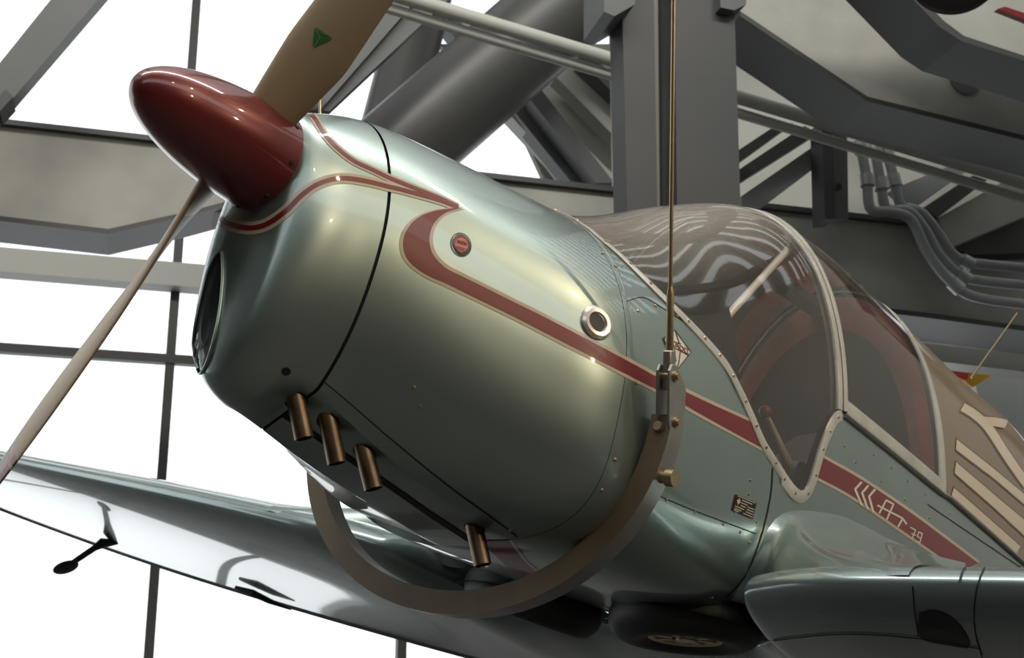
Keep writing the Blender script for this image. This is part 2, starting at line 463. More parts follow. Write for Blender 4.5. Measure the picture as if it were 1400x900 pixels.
def cushion(mb, cx, cy, cz, lx, ly, lz, m=None, e=4):
    m = m or Matrix.Identity(4); rows = []
    sg = lambda v, p: math.copysign(abs(v)**p, v)
    for i in range(13):
        a = -math.pi/2+math.pi*i/12
        rows.append([m @ Vector((cx+lx/2*sg(math.cos(a), 2/e)*sg(math.cos(b), 2/e), cy+ly/2*sg(math.cos(a), 2/e)*sg(math.sin(b), 2/e), cz+lz/2*sg(math.sin(a), 2/e))) for b in [2*math.pi*k/24 for k in range(24)]])
    mb.grid(rows, close=True)
for sy in (-.26, .26):
    mb = MB(); cushion(mb, 2.62, sy, -.36, .5, .46, .16); seat = mb.build('pilot_seat', M['leather'], plane)
    mb = MB(); m = Matrix.Translation((2.95, sy, -.14)) @ Matrix.Rotation(math.radians(16), 4, 'Y')
    cushion(mb, 0, 0, 0, .14, .46, .62, m); mb.build('backrest', M['leather'], seat)
# white windscreen brace, overhead bar, throttle lever
def on_y(px, py, y): return lplane(px, py, 1, y)
mb = MB(); mb.tube([on_y(1089, 328, -.285), on_y(984, 444, -.285)], .0135, 14); mb.build('windscreen_brace', M['white'], plane)
mb = MB(); a, b = on_y(890, 262, .06), on_y(1150, 440, .06); d = (b-a).normalized(); a = on_y(955, 312, .06)
mb.box((-.0, -.045, -.02), ((b-a).length, .045, .02), Matrix.Translation(a) @ d.to_track_quat('X', 'Z').to_matrix().to_4x4())
mb.build('overhead_rail', M['steel'], plane, bevel=.004)
mb = MB(); a, b = on_y(1046, 563, -.47), on_y(1080, 640, -.47)
mb.tube([a+(b-a)*.1, b], [.008, .018], 10); lever = mb.build('control_lever', M['cream'], plane)
mb = MB(); mb.lathe([(-.02*math.cos(t), .02*math.sin(t)+1e-5) for t in [math.pi*k/12 for k in range(13)]], 16, Matrix.Translation(a)); mb.build('lever_knob', M['tipred'], lever)
mb = MB(); b2 = on_y(1088, 650, -.475); mb.lathe([(-.02, .045), (.02, .045)], 20, frame_at(b2, Vector((0, -1, 0))), True, True); mb.build('lever_quadrant', M['pvc'], lever)

# ---- spinner and propeller
SPB, SPR = .388, .127
mb = MB(); N = 40
prof = [(SPB*(1-math.cos(math.pi/2*k/N)), SPR*math.sin(math.pi/2*k/N)**.96+1e-5) for k in range(N+1)]
mb.lathe(prof+[(SPB+.002, SPR-.004), (SPB+.002, .05)], 64)
spin = mb.build('spinner', M['spinner'], plane, angle=50)
mb = MB()
for a in range(8):
    t = math.radians(a*45+12); p = Vector((SPB-.018, SPR*math.cos(t), SPR*math.sin(t)))
    m = frame_at(p, Vector((0, math.cos(t), math.sin(t))), Vector((1, 0, 0)))
    mb = MB(); mb.lathe([(-.002, .007), (.002, .006), (.0025, .001)], 10, m, capb=True); mb.build('spinner_screw', M['black'], spin)
SP = .305
lo = lplane(0, 652, 0, SP); RT = [lplane(x, y, 0, SP).yz.length for x, y in ((24, 620), (19, 627), (14, 634))]
angL = math.atan2(lo.z, lo.y)
def blade(ang, name):
    rad = Vector((0, math.cos(ang), math.sin(ang))); tan = Vector((0, -math.sin(ang), math.cos(ang))); ax = Vector((1, 0, 0))
    mb = MB()
    tab = [(.06, .11, 58, .045), (.13, .125, 50, .04), (.20, .145, 42, .034), (.30, .17, 34, .027), (.45, .172, 26, .021), (.65, .155, 20, .016), (.85, .125, 16, .012), (1.0, .085, 14, .008), (1.06, .045, 13, .005), (1.075, .01, 13, .003)]
    rows = []
    n = 16
    for r in frange(.06, 1.075, .01):
        ch, tw, th = herm(tab, r); tw = math.radians(tw-2)
        cd = tan*math.cos(tw)*TS + ax*math.sin(tw); nd = cd.cross(rad).normalized()
        if nd.x > 0: nd = -nd     # nd points forward (cambered face)
        c = rad*r + ax*SP
        row = []
        for k in range(n+1):
            x = .5*(1-math.cos(math.pi*k/n)); y = th*1.6*math.sqrt(max(0, x))*(1-x)**.8
            row.append(c + cd*(ch*(x-.36)) + nd*y)
        for k in range(1, n):
            x = 1-.5*(1-math.cos(math.pi*k/n)); row.append(c + cd*(ch*(x-.36)) - nd*th*.12*math.sin(math.pi*x))
        rows.append((r, row))
    for i in range(len(rows)-1):
        for half in (0, 1):
            r = rows[i][0]
            mb.cur = (2 if RT[0] < r < RT[1] or r > RT[2] else 0) if half == 0 else (1 if r > .2 else 0)
            seg = [rows[i][1], rows[i+1][1]]
            m_ = len(seg[0])
            js = range(0, n) if half == 0 else range(n, m_)
            for j in js:
                k = (j+1) % m_
                mb.ngon([seg[0][j], seg[0][k], seg[1][k], seg[1][j]])
    o = mb.build(name, None, plane, mats=[M['blade'], M['bladeback'], M['tipred']], recalc=False, angle=70)
    import bmesh
    bm = bmesh.new(); bm.from_mesh(o.data); bmesh.ops.remove_doubles(bm, verts=bm.verts, dist=1e-5); bmesh.ops.recalc_face_normals(bm, faces=bm.faces); bm.to_mesh(o.data); bm.free()
    return o
TS = 1
b1 = blade(angL, 'propeller_blade'); b2_ = blade(angL+math.pi, 'propeller_blade')
b1['label'] = 'lower propeller blade with red tip bands'; b2_['label'] = 'upper propeller blade with green triangle emblem'
def bvh_of(o):
    return BVHTree.FromPolygons([v.co for v in o.data.vertices], [tuple(p.vertices) for p in o.data.polygons])
BB = bvh_of(b2_)
mb = MB(); T0 = (430, 35); T1 = (457, 53); T2 = (427, 67); ce = (438, 51)
for p, q in ((T0, T1), (T1, T2), (T2, T0)):
    g = lambda a, t: (a[0]+(ce[0]-a[0])*t, a[1]+(ce[1]-a[1])*t)
    mx = (p[0]+q[0]+ce[0])/3, (p[1]+q[1]+ce[1])/3
    poly = [(mx[0]+(v[0]-mx[0])*.86, mx[1]+(v[1]-mx[1])*.86) for v in (p, q, ce)]
    patch(mb, poly, .0015, BB)
mb.build('triangle_emblem', M['green'], b2_, smooth=False)

# ---- air intake, oil breather hole, filler cap
mb = MB(); slot = [(305, 345), (306, 375), (303, 415), (297, 450), (288, 485), (278, 508), (270, 509), (265, 490), (267, 455), (274, 415), (284, 375), (296, 350)]
NB = bvh_of(nose)
sp_ = smooth_line(slot+[slot[0]], 5)[:-1]
def on_nose(x, y, off):
    for k in range(12):
        cx, cy = 288, 430
        h = hit(x+(cx-x)*k*.05, y+(cy-y)*k*.02, NB)
        if h: return h[0]+h[1]*off
    return lplane(x, y, 0, .386-off)
ringp = [on_nose(x, y, .003) for x, y in sp_]
cen = on_nose(287, 430, .003)
mb = MB()
mids = [on_nose(x+(287-x)*.5, y+(430-y)*.5, .003) for x, y in sp_]
mb.grid([ringp, mids, [m_+(cen-m_)*.97 for m_ in mids]], close=True); mb.build('air_intake', M['black'], nose, smooth=False)
mb = MB(); mb.tube(ringp+[ringp[0]], .0035, 8, False); mb.build('intake_lip', M['paint'], nose)
mb = MB(); patch(mb, ell(391, 508, 6.5, 5.5), .0015); mb.build('breather_hole', M['black'], nose, smooth=False)
p, n = hit(815, 442); m = frame_at(p, n)
mb = MB(); mb.lathe([(-.004, .046), (.006, .045), (.011, .038), (.010, .028), (.002, .0225), (-.002, .022)], 36, m); fc = mb.build('filler_port', M['alu'], cowl)
mb = MB(); mb.lathe([(.0035, .024), (.0036, .0001)], 30, m); mb.build('port_hole', M['black'], fc)

# ---- paint: cheat lines
outer = [(624, 283), (590, 288), (566, 298), (552, 313), (546, 331), (549, 350), (561, 366), (583, 381), (605, 391), (630, 403), (700, 437), (760, 468), (860, 519), (907, 543), (960, 573), (1042, 617)]
inner = [(634, 286), (616, 291), (604, 299), (596, 310), (592, 323), (593, 338), (599, 350), (610, 361), (620, 367), (632, 373), (700, 407), (760, 437), (860, 490), (908, 516), (960, 542), (1026, 573)]
A, B = smooth_line(outer, 8), smooth_line(inner, 8)
cream = MB(); red = MB()
ribbon(cream, A, B, .0012, 6)
def inset(A, B, w):
    a2, b2 = [], []
    for a, b in zip(A, B):
        l = math.hypot(b[0]-a[0], b[1]-a[1]); t = min(.42, w/l)
        a2.append((a[0]+(b[0]-a[0])*t, a[1]+(b[1]-a[1])*t)); b2.append((b[0]+(a[0]-b[0])*t, b[1]+(a[1]-b[1])*t))
    return a2, b2
ribbon(red, *inset(A, B, 5.2), .002, 6)
l2 = [(301, 297), (310, 305), (337, 312), (363, 308), (390, 290), (413, 267), (437, 251), (467, 244), (500, 248), (533, 256), (550, 260), (600, 274), (626, 284)]
l1 = [(414, 147), (421, 152), (431, 164), (443, 183), (460, 202), (483, 220), (510, 233), (533, 244), (550, 251), (600, 271), (626, 283)]
stroke(cream, l2, lambda t: 19-8*t, .0012, curve=True, across=4); stroke(cream, l1, lambda t: 11-1*t, .0012, curve=True, across=4)
stroke(red, l2, lambda t: 7.5-2.5*t, .002, curve=True); stroke(red, l1, lambda t: 5, .002, curve=True)
# red panel with the type marking behind the windscreen
U2 = [(1124, 620), (1131, 625), (1180, 653), (1240, 693), (1290, 730), (1340, 768)]; L2 = [(1113, 655), (1121, 659), (1160, 680), (1210, 714), (1268, 754), (1310, 783)]
U2, L2 = resample(smooth_line(U2, 6), 40), resample(smooth_line(L2, 6), 40)
ribbon(cream, U2, L2, .0012, 5); ribbon(red, *inset(U2, L2, 4), .002, 5)
# belly band under the cowling
BA, BBd = resample([(652, 740), (690, 776), (745, 820), (818, 864)], 40), resample([(700, 738), (722, 768), (776, 812), (842, 858)], 40)
ribbon(cream, BA, BBd, .0012, 4); ribbon(red, *inset(BA, BBd, 5), .002, 4)
cream.build('stripe_border', M['cream'], plane); red.build('cheat_line', M['red'], plane)
mk = MB()
for L in ([(1177, 659), (1168, 669), (1177, 691)], [(1186, 664), (1177.5, 674), (1185, 696)], [(1195.5, 669), (1187, 679), (1193, 701)]): stroke(mk, L, 3.0, .003, step=2)
for L in ([(1201, 702), (1210.5, 684), (1220.5, 689.5), (1211, 711)], [(1198.5, 691), (1234, 709.5)], [(1226.5, 721), (1233, 709), (1238.5, 717)],
          [(1243.4, 721.0), (1251.2, 725.3)], [(1250.6, 724.8), (1245.6, 737)], [(1244.6, 729.4), (1251, 732.4)],
          [(1260, 730), (1254.6, 727.2)], [(1255, 727), (1253, 734)], [(1252.8, 733.6), (1258, 736.5)], [(1260, 729), (1256.3, 743)], [(1257, 742.6), (1251.5, 740)]): stroke(mk, L, (2.4 if L[0][0] < 1240 else 1.6), .003, step=2)
mk.build('type_marking', M['white'], plane)
# maker's kite emblem
wh, bk, rd = MB(), MB(), MB()
K = [(921.6, 452), (943.5, 482), (924, 506.5), (906, 463)]
patch(wh, K, .0025); wh.build('kite_emblem', M['white'], plane, smooth=False)
for L in (K+[K[0]], [(906, 463), (930, 471)], [(921.6, 452), (928, 471)], [(909, 470), (940, 486)], [(929, 481), (927, 496), (924, 506)], [(921, 478), (923, 495)]): stroke(bk, L, 1.0, .0033, step=2)
FONT = {'A': [[(0, 0), (.3, 1), (.7, 1), (1, 0)], [(.15, .4), (.85, .4)]], 'R': [[(0, 0), (0, 1), (.9, 1), (.9, .5), (0, .5)], [(.4, .5), (1, 0)]], 'D': [[(0, 0), (0, 1), (.7, 1), (1, .7), (1, .3), (.7, 0), (0, 0)]],
        'O': [[(0, 0), (0, 1), (1, 1), (1, 0), (0, 0)]], 'H': [[(0, 0), (0, 1)], [(1, 0), (1, 1)], [(0, .5), (1, .5)]], 'I': [[(.5, 0), (.5, 1)]], 'T': [[(.5, 0), (.5, 1)], [(0, 1), (1, 1)]],
        'M': [[(0, 0), (0, 1), (.5, .4), (1, 1), (1, 0)]], 'E': [[(1, 0), (0, 0), (0, 1), (1, 1)], [(0, .5), (.8, .5)]], 'N': [[(0, 0), (0, 1), (1, 0), (1, 1)]]}
def text(mb, txt, o, dx, up, w, off, adv=1.35):
    for i, ch in enumerate(txt):
        for L in FONT[ch]:
            stroke(mb, [(o[0]+dx[0]*(i*adv+x)+up[0]*y, o[1]+dx[1]*(i*adv+x)+up[1]*y) for x, y in L], w, off, step=3, across=1)
text(rd, 'ARADO', (910, 468.5), (4.6, 2.5), (-.6, -6.2), 1.25, .0034)
rd.build('kite_lettering', M['red'], plane, smooth=False)
bk.build('kite_outline', M['black'], plane, smooth=False); bk = MB()
# round engine emblem
e1, e2, e3 = MB(), MB(), MB()
E = ell(630, 335, 13.2, 16.2, -22)
stroke(bk, E+[E[0]], 1.1, .002, step=3)
patch(bk, ell(631, 336, 11, 14, -22), .002)
patch(e1, ell(629.2, 333.6, 10.2, 12.8, -22), .0028); e1.build('engine_emblem', M['red'], cowl, smooth=False)
patch(e2, ell(630.2, 335.8, 8.6, 10, -22), .0034)
text(e2, 'MOTOREN', (621.5, 338.5), (1.75, .6), (-.2, -4.5), .9, .0042) if False else None
e2.build('emblem_disc', M['orange'], cowl, smooth=False)
text(bk, 'HIRTH', (624.5, 333.5), (1.9, .55), (.2, -4.6), 1.0, .0042)
text(rd2 := MB(), 'MOTOREN', (622.5, 341.5), (1.55, .45), (.2, -4.6), .8, .0042); rd2.build('emblem_lettering', M['red'], cowl, smooth=False)
bk.build('emblem_outline', M['black'], cowl, smooth=False)
# data plate
dp, dl = MB(), MB()
Q = [(1005.3, 676), (1033.3, 687.5), (1028, 710), (999.7, 698)]
patch(dp, Q, .003); dpo = dp.build('data_plate', M['plate'], plane, smooth=False)
def qp(a, b): return tuple(Q[0][j]*(1-a)*(1-b)+Q[1][j]*a*(1-b)+Q[2][j]*a*b+Q[3][j]*(1-a)*b for j in range(2))
stroke(dl, [qp(.06, .06), qp(.94, .06)], 1.0, .004, step=4, across=1)
for a, b, c in ((.3, .8, .2), (.3, .6, .36), (.62, .95, .45), (.3, .55, .52), (.62, .95, .6), (.06, .5, .68), (.6, .95, .75), (.06, .4, .82), (.5, .95, .9), (.06, .3, .93)): stroke(dl, [qp(a, c), qp(b, c)], 1.3, .004, step=4, across=1)
patch(dl, [qp(.18, .14), qp(.27, .34), qp(.18, .56), qp(.08, .34)], .004)
dl.build('plate_lettering', M['cream'], dpo, smooth=False)

# ---- seams and screws on the skin
sm = MB()
for L, w in (([(443, 522), (480, 553), (520, 588), (570, 630), (620, 670), (670, 706), (708, 734)], 1.6),
             ([(857, 412), (880, 407), (905, 421), (935, 440)], 1.0),
             ([(1056, 640), (1053, 680), (1040, 735), (1020, 785), (992, 818)], 1.8), ([(898, 677), (940, 695), (985, 712), (1033, 730)], 1.6),
             ([(1268, 690), (1300, 712), (1395, 776)], 1.4)):
    sm = MB(); stroke(sm, L, w, .0012, curve=True); sm.build('panel_seam', M['seam'], fus)
mb = MB()
scr = [(911, 684), (950, 701), (989, 717), (1012, 728), (1025, 742), (1035, 714), (1026, 657), (1024, 676), (872, 425), (896, 418), (926, 432), (870, 524), (823, 671), (841, 629), (824, 346), (842, 364),
       (973, 818), (1005, 820), (1005, 700), (1155, 610), (1195, 622), (1219, 640), (1241, 658), (1265, 676), (1170, 632), (1205, 658), (1237, 683), (1270, 708), (1299, 702), (1335, 732), (1357, 748), (640, 727), (698, 725), (575, 556), (566, 530)]
for x, y in scr:
    h = hit(x, y)
    if h:
        mb = MB(); mb.lathe([(-.001, .0055), (.002, .0045), (.0032, .001)], 8, frame_at(h[0], h[1]), capb=True); mb.build('panel_screw', M['brass'], fus)
mb = MB()
for side in (-1, 1):
    pts = [((a[0]+b[0])/2, (a[1]+b[1])/2) for a, b in zip(E1, E2)]
    acc = 0; prev = None
    for s, u in pts:
        p = bp(s, u, side, .006); q = bp(s, u, side, .02)
        if prev is not None: acc += (p-prev).length
        prev = p
        if acc > .075:
            acc = 0; mb = MB(); mb.lathe([(-.001, .0065), (.002, .0052), (.0036, .001)], 8, frame_at(p, q-p), capb=True); mb.build('frame_screw', M['brass'], wf)

# ---- exhaust stubs and slot
sl = MB(); stroke(sl, [(388, 567), (420, 588), (470, 622), (520, 655), (590, 704), (642, 738)], 7, .002); sl.build('exhaust_slot', M['seam'], cowl)
sl = MB(); stroke(sl, [(388, 572), (420, 593), (470, 627), (520, 660), (590, 709), (642, 743)], 1.6, .006); sl.build('slot_edge', M['satin'], cowl)
for (x0, y0, x1, y1) in ((405, 548, 416, 600), (449, 577, 461, 634), (498, 618, 511, 669), (649, 722, 660, 773)):
    h = hit(x0, y0)[0]
    c = (lray(x0, y0)[0]-h).length
    mb = MB(); o, d = lray(x1, y1); e = o + d*((h-o).length-.02)
    ax = (e-h).normalized(); st = h-ax*.03
    m = ax.to_track_quat('X', 'Z').to_matrix().to_4x4(); m.translation = st; L = (e-st).length
    r = .0225
    mb.lathe([(0, r), (L, r), (L, r-.003), (L-.06, r-.003)], 24, m, capb=True)
    mb.build('exhaust_stub', M['exhaust'], cowl)
    mk = MB(); mk.lathe([(-.002, .001), (-.002, .028)], 20, frame_at(h+hit(x0, y0)[1]*.004, hit(x0, y0)[1])); mk.build('exhaust_opening', M['seam'], cowl)

# ---- wings
WT = [(.0, 2.5, -.70, 3.15, -.90, .150), (.30, 2.50, -.70, 3.15, -.90, .150), (.52, 2.25, -.685, 3.14, -.89, .15), (.68, 1.76, -.645, 3.12, -.88, .148), (1.02, 1.66, -.612, 3.1, -.875, .145), (1.5, 1.655, -.572, 3.05, -.85, .14), (3.0, 1.70, -.465, 2.93, -.735, .13), (4.4, 1.80, -.36, 2.72, -.575, .11),
      (4.8, 1.92, -.33, 2.58, -.51, .095), (4.95, 2.05, -.318, 2.46, -.47, .08), (5.0, 2.2, -.315, 2.3, -.43, .06)]
def wing_pt(y, k, side):
    """k in [-1,1]: -1 TE lower .. 0 LE .. 1 TE upper"""
    a = herm(WT, y); le = Vector((a[0], 0, a[1])); te = Vector((a[2], 0, a[3])); c = (te-le); ch = c.length; cd = c/ch
    up = Vector((-cd.z, 0, cd.x)); x = abs(k)**2*.98+.02*abs(k)
    x = .5*(1-math.cos(math.pi*abs(k)))
    th = 5*a[4]*(.2969*math.sqrt(x)-.126*x-.3516*x*x+.2843*x**3-.1036*x**4)
    cam = .02*4*x*(1-x)
    p = le + cd*(x*ch) + up*((cam + (th if k >= 0 else -th*.82))*ch)
    p.y = side*y
    return p
KS = [i/40-1 for i in range(81)]
wings = {}
for side in (-1, 1):
    mb = MB(); ys = frange(.0, .3, .1)[:-1]+frange(.30, 1.1, .02)[:-1]+frange(1.1, 4.4, .1)+frange(4.45, 5.0, .05)
    mb.grid([[wing_pt(y, k, side) for k in KS] for y in ys])
    w = mb.build('wing', M['paint_wing'], plane); wings[side] = w
    mb = MB(); mb.tube([wing_pt(y, -1, side) for y in frange(.6, 4.8, .1)], .009, 6); mb.build('trailing_edge', M['steel'], w)
    w['label'] = 'port wing, cropped by the right edge' if side < 0 else 'starboard wing reaching away behind the propeller'
WB = bvh_of(wings[-1])
# aileron mass balance and hinge under the starboard wing
h = hit(150, 738, bvh_of(wings[1])); o, d = lray(139, 743); a = o+d*((h[0]-o).length-.02)
o, d = lray(90, 776); ball = o+d*((a-o).length-.05)
mb = MB(); mb.tube([h[0]+Vector((.05, 0, .0)), a, a+(ball-a)*.2, ball], [.012, .026, .016, .013], 10)
mb.lathe([(.02*math.sin(t), .062*math.cos(t)+1e-5) for t in [-math.pi/2+math.pi*k/12 for k in range(13)]], 24, Matrix.Translation(ball) @ Vector((-.2, .55, .8)).to_track_quat('X', 'Z').to_matrix().to_4x4())
mb.build('mass_balance', M['steel'], wings[1])
mb = MB(); P = []
for x, y in ((322, 803), (345, 811), (368, 822), (398, 834)):
    h = hit(x, y-6, bvh_of(wings[1])) 
    o, d = lray(x, y); dist = (h[0]-o).length if h else 4.6
    P.append(o+d*(dist-.03))
mb.tube(P, [.007, .016, .013, .003], 8); mb.build('aileron_hinge', M['steel'], wings[1])
# wing-root fairings
inner_px = [(996, 822), (1012, 800), (1030, 768), (1045, 735), (1058, 714), (1076, 702), (1098, 700), (1122, 702), (1150, 707), (1180, 720), (1212, 737), (1250, 752), (1290, 763), (1320, 770)]
ip = [hit(x, y)[0] for x, y in smooth_line(inner_px, 4)]
def resample3(P, n):
    L = [0]
    for a, b in zip(P, P[1:]): L.append(L[-1]+(b-a).length)
    out = []
    for i in range(n):
        d = L[-1]*i/(n-1); j = 0
        while j < len(L)-2 and L[j+1] < d: j += 1
        out.append(P[j].lerp(P[j+1], (d-L[j])/max(1e-9, L[j+1]-L[j])))
    return out
ip = resample3(ip, 40)
YF = 1.16
for side in (-1, 1):
    mb = MB(); rows = []
    for i in range(40):
        t = i/39; inn_ = ip[i].copy()
        k = .0+.02+.62*t**1.15
        o_ = wing_pt(YF, k, -1)
        row = []
        for j in range(25):
            v = j/24
            yb = wing_pt(max(.5, YF+(-inn_.y-YF)*v), k, -1)
            y = o_.y+(inn_.y-o_.y)*v
            wgt = v**1.75
            q = Vector((yb.x+(inn_.x-yb.x)*wgt, y, yb.z+(inn_.z-yb.z)*wgt))
            q += Vector((-.003, 0, .003))
            q.y *= -side
            row.append(q)
        rows.append(row)
    mb.grid(rows); fr = mb.build('wing_root_fairing', M['paint'], plane, angle=80)
    if side < 0: FBV = bvh_of(fr)
# seams, screws and cut-out on the wing root
sm = MB()
stroke(sm, [(1312, 797), (1318, 780), (1332, 770), (1352, 766)], 2, .004, bvh=WB, curve=True); stroke(sm, [(1343, 898), (1333, 860), (1334, 815), (1345, 780), (1362, 766)], 1.8, .003, bvh=WB, curve=True)
stroke(sm, [(1248, 801), (1250, 830), (1256, 870)], 1.8, .003, bvh=WB)
stroke(sm, [(1050, 876), (1150, 866), (1256, 872), (1340, 886)], 1.6, .003, bvh=WB, curve=True)
sm.build('wing_seams', M['seam'], wings[-1])
mb = MB(); patch(mb, smooth_line([(1256, 838), (1275, 834), (1298, 842), (1318, 862), (1326, 884), (1300, 882), (1262, 874), (1256, 858), (1256, 838)], 4), .003, WB); mb.build('gear_cutout', M['black'], wings[-1], smooth=False)

# ---- retracted wheels
def wheel(cx, cy, cz, name):
    hub = empty(name); hub.parent = plane
    m = Matrix.Translation((cx, cy, cz)) @ Matrix.Rotation(math.radians(8*(1 if cy > 0 else -1)), 4, 'X') @ Matrix.Rotation(math.radians(90), 4, 'Y')
    mb = MB(); R, r = .165, .072
    mb.lathe([(r*.95*math.cos(t), R+r*math.sin(t)) for t in [2*math.pi*k/20 for k in range(21)]], 56, m)
    t = mb.build('landing_wheel', M['rubber'], plane)
    mb = MB(); mb.lathe([(.04, .118), (.052, .112), (.05, .095), (.03, .085), (.03, .035), (.055, .03), (.055, .001)], 40, m)
    for k in range(8):
        a = k*math.pi/4
        mb.box((.03, -.012, .04), (.05, .012, .1), m @ Matrix.Rotation(a, 4, 'X'))
    mb.build('wheel_hub', M['brass'], t)
    bpy.data.objects.remove(hub)
    return t
WZ = -.712; WX, WY = 2.13, .295
wheel(WX, -WY, WZ, 'w'); wheel(WX, WY, WZ, 'w')
for sy in (-1, 1):
    mb = MB(); c = Vector((WX, sy*WY, WZ))
    ring = []
    for k in range(48):
        a = 2*math.pi*k/48; ring.append((math.cos(a), math.sin(a)))
    lowz = -.7055
    mb.grid([[Vector((c.x+x*.262, c.y+y*.262, lowz)) for x, y in ring], [Vector((c.x+x*.25, c.y+y*.25, lowz+.004)) for x, y in ring], [Vector((c.x+x*.02, c.y+y*.02, lowz+.02)) for x, y in ring]], close=True)
    mb.build('wheel_well', M['seam'], plane)
# antenna
mb = MB(); a = lplane(1328, 517, 1, -.05); h = hit(1329, 520); a = h[0] if h else a
o, d = lray(1391, 428); b = o+d*((a-o).length+.1)
mb.tube([a, b], [.006, .004], 8); mb.build('antenna_rod', M['brass'], plane)
# deck rays
DK = bvh_of(deck); dc, dn = MB(), MB()
for A_, B_ in (([(1307, 601), (1360, 643), (1402, 678)], [(1306, 615), (1360, 656), (1402, 692)]), ([(1306, 632), (1360, 678), (1402, 713)], [(1304, 647), (1360, 696), (1402, 735)]),
               ([(1303, 667), (1350, 708), (1394, 747)], [(1300, 678), (1350, 722), (1389, 757)])):
    A_, B_ = resample(A_, 24), resample(B_, 24)
    G = lambda P, d: [(x, y+d) for x, y in P]
    ribbon(dn, G(A_, -2.5), G(B_, 2.5), .002, 4, DK); ribbon(dc, A_, B_, .003, 4, DK)
for L, w in (([(1315, 557), (1330, 566), (1346, 580), (1358, 596), (1368, 612), (1384, 636), (1404, 664)], 12), ([(1340, 576), (1362, 578), (1380, 584), (1404, 608)], 12)):
    stroke(dn, L, w+4, .0016, bvh=DK, curve=True, across=3); stroke(dc, L, w, .0034, bvh=DK, curve=True, across=3)
dn.build('ray_outline', M['deckline'], deck); dc.build('ray_stripes', M['deckcream'], deck)

# ------------------------------------------------------------------ lifting cradle and cables
cr = empty('lifting_cradle', PLANE)
tag(cr, 'U-shaped brown steel lifting cradle slung under the aircraft nose', 'cradle')
SC = 1.31
def cpath(r):
    out = []
    for k in range(61):
        a = math.pi*k/60
        c, s_ = math.cos(a), math.sin(a)
        out.append(Vector((0, -math.copysign(abs(c)**(2/2.05), c)*(.652+r), -.335-(s_**(2/2.05))*(.548+r))))
    return [Vector((0, out[0].y, -.312))]+out+[Vector((0, out[-1].y, -.312))]
D = .063; Wd = .06; po, pi_ = cpath(0), cpath(-D)
X = lambda p, s: Vector((s, p.y, p.z))
mb = MB()
for q, (a_, b_) in enumerate((([X(p, SC) for p in po], [X(p, SC) for p in pi_]), ([X(p, SC) for p in po], [X(p, SC+Wd) for p in po]), ([X(p, SC) for p in pi_], [X(p, SC+Wd) for p in pi_]), ([X(p, SC+Wd) for p in po], [X(p, SC+Wd) for p in pi_]))):
    mb.cur = 0 if q in (0, 2) else 1  # front and inner faces brown, outer and rear faces grey
    mb.grid(list(zip(a_, b_)))
st = mb.build('cradle_beam', None, cr, mats=[M['bronze'], M['satin']], recalc=False, angle=30)
for sgn in (-1, 1):
    mb = MB(); c0 = (po[2]+pi_[2])/2
    yy = sgn*abs(c0.y)
    for z in (-.345,):
        mb.lathe([(-.012, .012), (0, .016), (Wd+.006, .016), (Wd+.016, .010)], 14, Matrix.Translation((SC, yy, z)), True, True)
    mb.build('cradle_bolt', M['brass'], cr)
    mb = MB(); pz = lplane(903, 653, 0, SC+Wd*.5).z
    mb.tube([Vector((SC+.03, sgn*.54, pz)), Vector((SC+.03, sgn*.655, pz)), Vector((SC+.03, sgn*.672, pz))], .015, 16)
    mb.tube([Vector((SC+.03, sgn*.650, pz)), Vector((SC+.03, sgn*.674, pz))], .022, 16)
    mb.build('cradle_pin', M['brass'], cr)
def cable(side):
    root = empty('suspension_cable', PLANE)
    base = Vector((SC+.025, side*.632, -.345))
    if side < 0:
        o, d = lray(921.5, -40); top = o+d*((base-o).length+.12)
    else:
        up = PINV.to_3x3() @ Vector((-.05, .0, 1)); top = base+up*1.9
    ax = (top-base).normalized()
    m = frame_at(base, ax, Vector((1, 0, 0))) @ Matrix.Identity(4)   # local x along the cable, y = aft-ish, z
    mb = MB(); mb.tube([base+ax*.28, base+ax*.9, top+ax*2.2], .0055, 10); rp = mb.build('wire_rope', M['brass'], root)
    mb = MB(); mb.tube([base+ax*.18, base+ax*.2, base+ax*.34, base+ax*.36], [.008, .0095, .0095, .006], 14); mb.build('swage_sleeve', M['brass'], root)
    mb = MB()
    for dz in (-.020, .014):
        mb.prism([m @ Vector(q) for q in ((-.01, -.02, dz), (-.01, .024, dz), (.055, .045, dz), (.10, .048, dz), (.125, .035, dz), (.165, .0, dz), (.165, -.02, dz), (.15, -.03, dz), (.02, -.03, dz))], (m.to_3x3() @ Vector((0, 0, .007))))
    mb.build('link_plate', M['satin'], root, smooth=False, bevel=.002)
    for x, y in ((.135, -.005), (.02, 0)):
        mb = MB(); mb.tube([m @ Vector((x, y, -.032)), m @ Vector((x, y, .032))], .009, 12); mb.tube([m @ Vector((x, y, -.027)), m @ Vector((x, y, .027))], .0135, 12)
        mb.build('shackle_bolt', M['brass'], root)
    mb = MB(); mb.box((.10, -.016, -.012), (.2, .012, .012), m); mb.build('fork_end', M['satin'], root, bevel=.004)
    return root
tag(cable(-1), 'thin steel cable with shackle in front of the near fuselage side', 'cable', 'cables carrying the cradle')
tag(cable(1), 'steel cable rising behind the nose cowling beside the propeller', 'cable', 'cables carrying the cradle')

